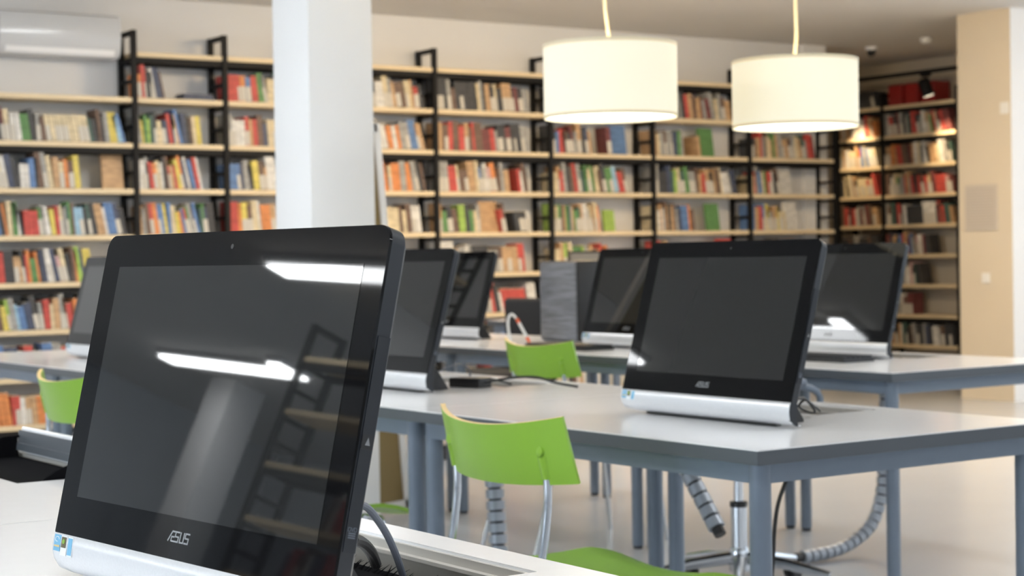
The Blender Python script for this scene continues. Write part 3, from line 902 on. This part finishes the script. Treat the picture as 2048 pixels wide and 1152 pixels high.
ca = MB()
ca.tube(arc_pts([(0.980, 1.765, 0.815), (1.020, 1.814, 0.801), (1.060, 1.864, 0.779), (1.100, 1.923, 0.753)]), 0.007, 10)
tag(ca.build('cable', M['cable_black']), 'thick black cable from nearest screen down into the bristled table slot', 'cable', 'loose cables behind the screens')

ca = MB()
ca.tube(arc_pts([(2.900, 3.104, 0.613), (2.900, 3.122, 0.584), (2.920, 3.169, 0.527), (2.950, 3.215, 0.459), (3.000, 3.276, 0.372), (3.050, 3.344, 0.257)]), 0.005, 8)
tag(ca.build('cable', M['cable_black']), 'black cable hanging under the corner table beside its near leg', 'cable', 'loose cables behind the screens')

# ------------------------------------------------------------------ green chairs
def make_chair(label, x, y, rz):
    """Origin on the floor under the backrest; faces local +X."""
    r = thing('green_chair', label, 'chair', (x, y, 0), rz, 'green stacking chairs at the tables')
    # backrest
    def shell(fn, nu, nv, th, name):
        mb = MB()
        A, B = [], []
        for i in range(nu + 1):
            ra, rb = [], []
            for j in range(nv + 1):
                p, nn = fn(-1 + 2 * i / nu, j / nv)
                ra.append(mb.bm.verts.new(p)); rb.append(mb.bm.verts.new(p + nn * th))
            A.append(ra); B.append(rb)
        for i in range(nu):
            for j in range(nv):
                f = mb.bm.faces.new((A[i][j], A[i + 1][j], A[i + 1][j + 1], A[i][j + 1])); f.smooth = True
                f = mb.bm.faces.new((B[i][j], B[i][j + 1], B[i + 1][j + 1], B[i + 1][j])); f.smooth = True
        def q(a, b, c, d):
            f = mb.bm.faces.new((a, b, c, d)); f.material_index = 1
        for i in range(nu):
            q(A[i][0], B[i][0], B[i + 1][0], A[i + 1][0]); q(A[i][nv], A[i + 1][nv], B[i + 1][nv], B[i][nv])
        def q(a, b, c, d):
            f = mb.bm.faces.new((a, b, c, d)); f.material_index = 0
        for j in range(nv):
            q(A[0][j], A[0][j + 1], B[0][j + 1], B[0][j]); q(A[nu][j], B[nu][j], B[nu][j + 1], A[nu][j + 1])
        return mb.build(name, [M['green'], M['ply']], r)
    def fb(u, v):
        hw = 0.238 - 0.010 * v
        xx = 0.06 * abs(u) ** 2.2 - 0.032 * v + 0.010
        zz = 0.674 + 0.112 * v + 0.024 * (u * u) * v - 0.012 * (1 - u * u) * (1 - v)
        return Vector((xx, u * hw, zz)), Vector((1, -0.6 * u, 0.1)).normalized()
    bo = shell(fb, 24, 8, 0.011, 'backrest')
    def fs(u, v):
        hw = 0.205 + 0.015 * v
        xx = 0.10 + 0.43 * v
        zz = 0.445 + 0.05 * max(0, 0.18 - v) ** 1.3 * 6 - 0.05 * max(0, v - 0.72) ** 1.6 * 5.5 + 0.018 * u * u - 0.012 * math.sin(PI * v)
        return Vector((xx, u * hw, zz)), Vector((0, 0, -1))
    shell(fs, 16, 20, 0.011, 'seat')
    for s in (-1, 1):
        yy = 0.170 * s
        MB().tube(arc_pts([(-0.115, yy * 1.06, 0.0), (-0.02, yy * 1.02, 0.32), (0.022, yy, 0.50), (0.041, yy, 0.62), (0.041, yy, 0.69)]), 0.0088, 12).build('leg', M['chrome'], r)
        MB().tube(arc_pts([(0.52, yy * 1.08, 0.0), (0.47, yy * 1.0, 0.36), (0.44, yy * 0.93, 0.405), (0.36, yy * 0.9, 0.413), (0.20, yy * 0.9, 0.415), (0.05, yy * 0.97, 0.41), (0.01, yy, 0.405)]), 0.0085, 12).build('leg', M['chrome'], r)
        MB().lathe([(0, -0.004), (0.011, -0.003), (0.011, 0.003), (0, 0.006)], (0, 0, 0), 16,
                   mx=Matrix.Translation((0.0245, yy, 0.738)) @ Matrix.Rotation(-PI / 2, 4, 'Y')).build('rivet', M['green'], bo)
        MB().tube([(0.0435, yy, 0.682), (0.0325, yy, 0.728)], 0.0125, 12).build('tube_sleeve', M['green'], bo)
    MB().tube([(0.20, -0.18, 0.413), (0.20, 0.18, 0.413)], 0.008, 10).build('crossbar', M['chrome'], r)
    MB().tube([(0.40, -0.18, 0.411), (0.40, 0.18, 0.411)], 0.008, 10).build('crossbar', M['chrome'], r)
    return r
make_chair('nearest green chair with chrome legs pulled up to the corner table', 2.045, 3.115, 0.0)
make_chair('green chair partly hidden behind nearest screen, its seat under second table', 2.05, 4.52, 0.0)
make_chair('green chair cut off by left edge of nearest screen', 1.86, 5.155, 0.0)
make_chair('green chair at the left picture edge before the far left table', 1.86, 6.145, 0.0)
make_chair('green chair standing before third row table with pen', 3.95, 5.68, 0.0)

# ------------------------------------------------------------------ office chairs
def make_office_chair(label, x, y, rz, arms=True, chrome=True):
    r = thing('office_chair', label, 'office chair', (x, y, 0), rz, 'swivel office chairs')
    m = M['chrome'] if chrome else M['black']
    bs = MB()
    bs.lathe([(0, 0.07), (0.034, 0.07), (0.036, 0.13), (0.030, 0.15), (0, 0.15)], (0, 0, 0), 20)
    b = bs.build('star_base', m, r)
    for k in range(5):
        a = 2 * PI * k / 5 + 0.35
        d = Vector((math.cos(a), math.sin(a), 0))
        MB().tube([d * 0.02 + Vector((0, 0, 0.115)), d * 0.17 + Vector((0, 0, 0.10)), d * 0.31 + Vector((0, 0, 0.072))], 0.016, 10, radii=[0.022, 0.018, 0.014]).build('base_arm', m, b)
        w = MB()
        side = Vector((-d.y, d.x, 0))
        for sg in (-1, 1):
            w.tube([d * 0.305 + side * 0.006 * sg + Vector((0, 0, 0.03)), d * 0.305 + side * 0.022 * sg + Vector((0, 0, 0.03))], 0.028, 16)
        w.tube([d * 0.305 + Vector((0, 0, 0.03)), d * 0.305 + Vector((0, 0, 0.07))], 0.008, 8)
        w.build('caster', M['black'], b)
    g = MB()
    g.lathe([(0, 0.14), (0.027, 0.14), (0.027, 0.30), (0.016, 0.305), (0.016, 0.44), (0, 0.44)], (0, 0, 0), 20)
    g.build('gas_column', m, r)
    MB().lathe([(0.0275, 0.285), (0.030, 0.285), (0.030, 0.302), (0.0275, 0.302)], (0, 0, 0), 20, closed=True).build('collar', M['black'], r)
    MB().box((0.0, 0, 0.475), (0.46, 0.47, 0.07), bevel=0.028, seg=4).build('seat', M['fabric_black'], r)
    MB().box((-0.24, 0, 0.70), (0.06, 0.44, 0.40), bevel=0.026, seg=4).build('backrest', M['fabric_black'], r)
    MB().tube(arc_pts([(-0.05, 0, 0.435), (-0.2, 0, 0.43), (-0.29, 0, 0.48), (-0.285, 0, 0.62)]), 0.016, 10).build('back_support', m, r)
    if arms:
        for s in (-1, 1):
            ar = MB().tube(arc_pts([(0.02, 0.20 * s, 0.44), (0.04, 0.29 * s, 0.47), (0.10, 0.30 * s, 0.60), (0.12, 0.30 * s, 0.665), (0.06, 0.30 * s, 0.70), (-0.10, 0.30 * s, 0.70)]), 0.011, 10).build('armrest', M['steel'], r)
            MB().box((-0.05, 0.30 * s, 0.715), (0.22, 0.05, 0.028), bevel=0.012, seg=3).build('arm_pad', M['fabric_grey'], ar)
    return r
make_office_chair('swivel chair on chrome star base glimpsed under the corner table', 3.97, 4.50, -0.15)
make_office_chair('black backed office chair behind the third row table near the tower', 5.50, 8.25, PI, arms=False, chrome=False)

# ------------------------------------------------------------------ cable spines under the tables
def make_spine(label, pts, r=0.026):
    P = arc_pts(pts, 24)
    L = [0.0]
    for a, b in zip(P, P[1:]):
        L.append(L[-1] + (b - a).length)
    def at(s):
        for i in range(len(P) - 1):
            if L[i + 1] >= s:
                return P[i].lerp(P[i + 1], (s - L[i]) / max(1e-9, L[i + 1] - L[i]))
        return P[-1]
    root = thing('cable_spine', label, 'cable spine', pts[0], 0, 'segmented cable spines under the tables')
    o = Vector(pts[0])
    MB().tube([p - o for p in P], r * 0.72, 10).build('core', M['black'], root)
    s = 0.0
    mb = MB()
    while s + 0.030 < L[-1]:
        mb.tube([at(s + 0.002) - o, at(s + 0.030) - o], r, 14)
        s += 0.036
    mb.build('vertebrae', M['spine_grey'], root)
    return root
make_spine('segmented grey cable spine hanging behind the nearest green chair', [(3.15, 4.75, 0.645), (3.15, 4.74, 0.42), (3.145, 4.715, 0.21), (3.12, 4.69, 0.05)], 0.030)
make_spine('slanting grey cable spine with open lower end beside chrome star base', [(3.12, 3.85, 0.645), (3.14, 3.775, 0.545), (3.15, 3.715, 0.46), (3.15, 3.645, 0.375)], 0.024)
make_spine('curved grey cable spine sweeping from table leg down onto the floor', [(4.93, 4.75, 0.645), (4.92, 4.75, 0.42), (4.90, 4.75, 0.22), (4.84, 4.75, 0.105), (4.71, 4.745, 0.045), (4.58, 4.74, 0.03), (4.45, 4.74, 0.03)], 0.024)

# ------------------------------------------------------------------ hanging drum lamps
def make_lamp(label, x, y, zb, R, H, cord):
    r = thing('pendant_lamp', label, 'lamp', (x, y, zb), 0, 'cream drum pendant lamps')
    n = 64
    sh = MB()
    sh.lathe([(R - 0.003, 0.0), (R, 0.0), (R, H), (R - 0.003, H)], (0, 0, 0), n, closed=True)
    sh.build('lamp_shade', M['shade'], r)
    MB().lathe([(0, 0.010), (R - 0.006, 0.010), (R - 0.006, 0.016), (0, 0.016)], (0, 0, 0), n).build('diffuser', M['disc'], r)
    rg = MB()
    rg.lathe([(R - 0.0005, 0.0), (R + 0.0012, 0.0), (R + 0.0012, 0.012), (R - 0.0005, 0.012)], (0, 0, 0), n, closed=True)
    rg.lathe([(R - 0.0005, H - 0.012), (R + 0.0012, H - 0.012), (R + 0.0012, H), (R - 0.0005, H)], (0, 0, 0), n, closed=True)
    rg.build('rim', M['cord'], r)
    fr = MB()
    for k in range(3):
        a = 2 * PI * k / 3
        fr.tube([(0, 0, H - 0.03), ((R - 0.004) * math.cos(a), (R - 0.004) * math.sin(a), H - 0.012)], 0.0025, 6)
    fr.tube([(0, 0, H - 0.09), (0, 0, H - 0.02)], 0.02, 14)
    fr.build('spider', M['white_paint'], r)
    zc = CEIL - zb
    MB().tube(arc_pts([(0, 0, H - 0.03)] + cord + [(cord[-1][0], cord[-1][1], zc)]), 0.0065, 10).build('cord', M['cord'], r)
    MB().lathe([(0, zc - 0.03), (0.03, zc - 0.03), (0.05, zc), (0, zc)], (cord[-1][0], cord[-1][1], 0), 20).build('ceiling_rose', M['white_paint'], r)
    ld = bpy.data.lights.new('bulb_light', 'POINT')
    ld.energy = P_BULB
    ld.color = (1.0, 0.80, 0.52)
    ld.shadow_soft_size = 0.04
    lo = bpy.data.objects.new('bulb_light', ld)
    COL.objects.link(lo)
    lo.parent = r
    lo.location = (0, 0, H - 0.12)
    return r
make_lamp('larger cream drum lamp hanging left of the other one', 4.089, 5.32, CAM_Z + 0.515, 0.25, 0.275, [(-0.004, 0, 0.30), (-0.012, 0.0, 0.36), (-0.02, 0.0, 0.42), (-0.018, 0, 0.5), (0, 0, 0.65)])
make_lamp('cream drum lamp hanging nearer the alcove bookshelf', 4.98, 5.27, CAM_Z + 0.500, 0.25, 0.268, [(0.004, 0, 0.30), (0.012, 0, 0.38), (0.010, 0, 0.48), (0.008, 0, 0.6), (0, 0, 0.75)])

# ------------------------------------------------------------------ fittings
ac = thing('air_conditioner', 'white wall air conditioner above the leftmost bookshelf bay', 'air conditioner', (4.085, WALL_Y, 2.47), 0)
b = MB()
prof = [(0, 0.0), (-0.17, 0.0), (-0.20, 0.03), (-0.215, 0.10), (-0.215, 0.23), (-0.20, 0.265), (-0.16, 0.28), (0, 0.28)]
b.prism([(-0.40, y, z) for y, z in prof], (0.80, 0, 0), smooth=True)
b.build('body', M['acwhite'], ac)
b = MB()
b.prism([(-0.36, y, z) for y, z in ((-0.19, 0.018), (-0.205, 0.05), (-0.210, 0.048), (-0.196, 0.012))], (0.72, 0, 0))
b.build('louvre', M['white_paint'], ac)
wb = thing('whiteboard', 'thin framed board leaning behind the white column', 'board', (3.86, 6.88, 0.0), 0)
lm = Matrix.Rotation(-0.075, 4, 'Y')
b = MB()
for cx, sx, cz, sz in ((-0.10, 0.03, 0.86, 1.72), (0.24, 0.03, 0.86, 1.72), (0.07, 0.34, 0.02, 0.035), (0.07, 0.34, 1.70, 0.035)):
    b.box((cx, 0, cz), (sx, 0.035, sz), mx=lm)
b.build('frame', M['white_paint'], wb)
MB().box((0.07, 0.002, 0.86), (0.32, 0.012, 1.66), mx=lm).build('panel', M['olive'], wb)

tr = thing('track_light', 'black ceiling track with one spotlight before alcove bookshelf', 'track light', (12.0, 11.0, 2.715), 0)
MB().box((0, 0.2, 0), (0.035, 2.6, 0.035)).build('rail', M['black_metal'], tr)
b = MB()
for yy in (-0.6, 1.2):
    b.tube([(0, yy, 0.0), (0, yy, CEIL - 2.715)], 0.006, 8)
b.build('rail_hanger', M['black_metal'], tr)
def spot_head(yy, aim):
    hd = MB()
    hd.box((0, yy, -0.03), (0.035, 0.10, 0.03))
    hd.tube([(0, yy, -0.03), (0, yy, -0.10)], 0.008, 8)
    d = (Vector(aim) - Vector((0, yy, -0.13))).normalized()
    c = Vector((0, yy, -0.135))
    hd.tube([c - d * 0.075, c - d * 0.06, c + d * 0.075], 0.055, 20, radii=[0.035, 0.052, 0.055])
    h = hd.build('spot_head', M['black_metal'], tr)
    MB().tube([c + d * 0.0755, c + d * 0.079], 0.047, 20).build('lens', M['lens'], h)
    ld = bpy.data.lights.new('spot_light', 'SPOT')
    ld.energy = 40
    ld.color = (1.0, 0.74, 0.44)
    ld.spot_size = math.radians(62)
    ld.spot_blend = 0.7
    ld.shadow_soft_size = 0.05
    lo = bpy.data.objects.new('spot_light', ld)
    COL.objects.link(lo)
    lo.parent = tr
    lo.location = c + d * 0.10
    lo.rotation_euler = d.to_track_quat('-Z', 'Y').to_euler()
spot_head(0.03, (0.28, 0.0, -0.75))
spot_head(1.10, (0.28, 1.1, -0.75))
sc_ = thing('security_camera', 'small white dome security camera on ceiling right of the lamps', 'camera', (11.4, 11.1, CEIL), 0)
MB().lathe([(0, -0.03), (0.05, -0.03), (0.055, 0), (0, 0)], n=24).build('base', M['white_paint'], sc_)
MB().lathe([(0, -0.085), (0.02, -0.08), (0.036, -0.06), (0.04, -0.03), (0, -0.03)], n=24).build('dome', M['black'], sc_)
dt = MB().lathe([(0, -0.05), (0.035, -0.048), (0.05, -0.03), (0.052, 0), (0, 0)], n=24).build('smoke_detector', M['offwhite'])
dt.location = (11.35, 10.42, CEIL)
tag(dt, 'small round white detector on ceiling near cream pillar', 'detector')
vt = thing('wall_vent', 'square pale grille panel set on the cream pillar', 'vent', (10.5, 9.106, 1.445), 0)
MB().box((-0.006, 0, 0), (0.012, 0.31, 0.345), bevel=0.003, seg=1).build('frame', mat('vent_paint', s2l(188, 180, 170), 0.6), vt)
b = MB()
for k in range(14):
    b.box((-0.0135, 0, -0.14 + 0.0215 * k), (0.003, 0.27, 0.011))
b.build('grille', mat('grille_paint', s2l(180, 172, 162), 0.6), vt)
sw = MB().box((-0.006, 0, 0), (0.012, 0.075, 0.085), bevel=0.002, seg=1).box((-0.014, 0, 0), (0.006, 0.03, 0.045)).build('light_switch', M['offwhite'])
sw.location = (10.5, 8.877, CAM_Z + 1.045)
tag(sw, 'small white switch plate high on the cream pillar', 'switch')
sk = MB().box((-0.006, 0, 0), (0.012, 0.075, 0.075), bevel=0.002, seg=1).lathe([(0, 0), (0.022, 0), (0.022, 0.004), (0, 0.004)], n=20, mx=Matrix.Translation((-0.012, 0, 0)) @ Matrix.Rotation(-PI / 2, 4, 'Y')).build('wall_socket', M['offwhite'])
sk.location = (10.5, 9.072, CAM_Z - 0.215)
tag(sk, 'white wall socket low on the cream pillar', 'socket')
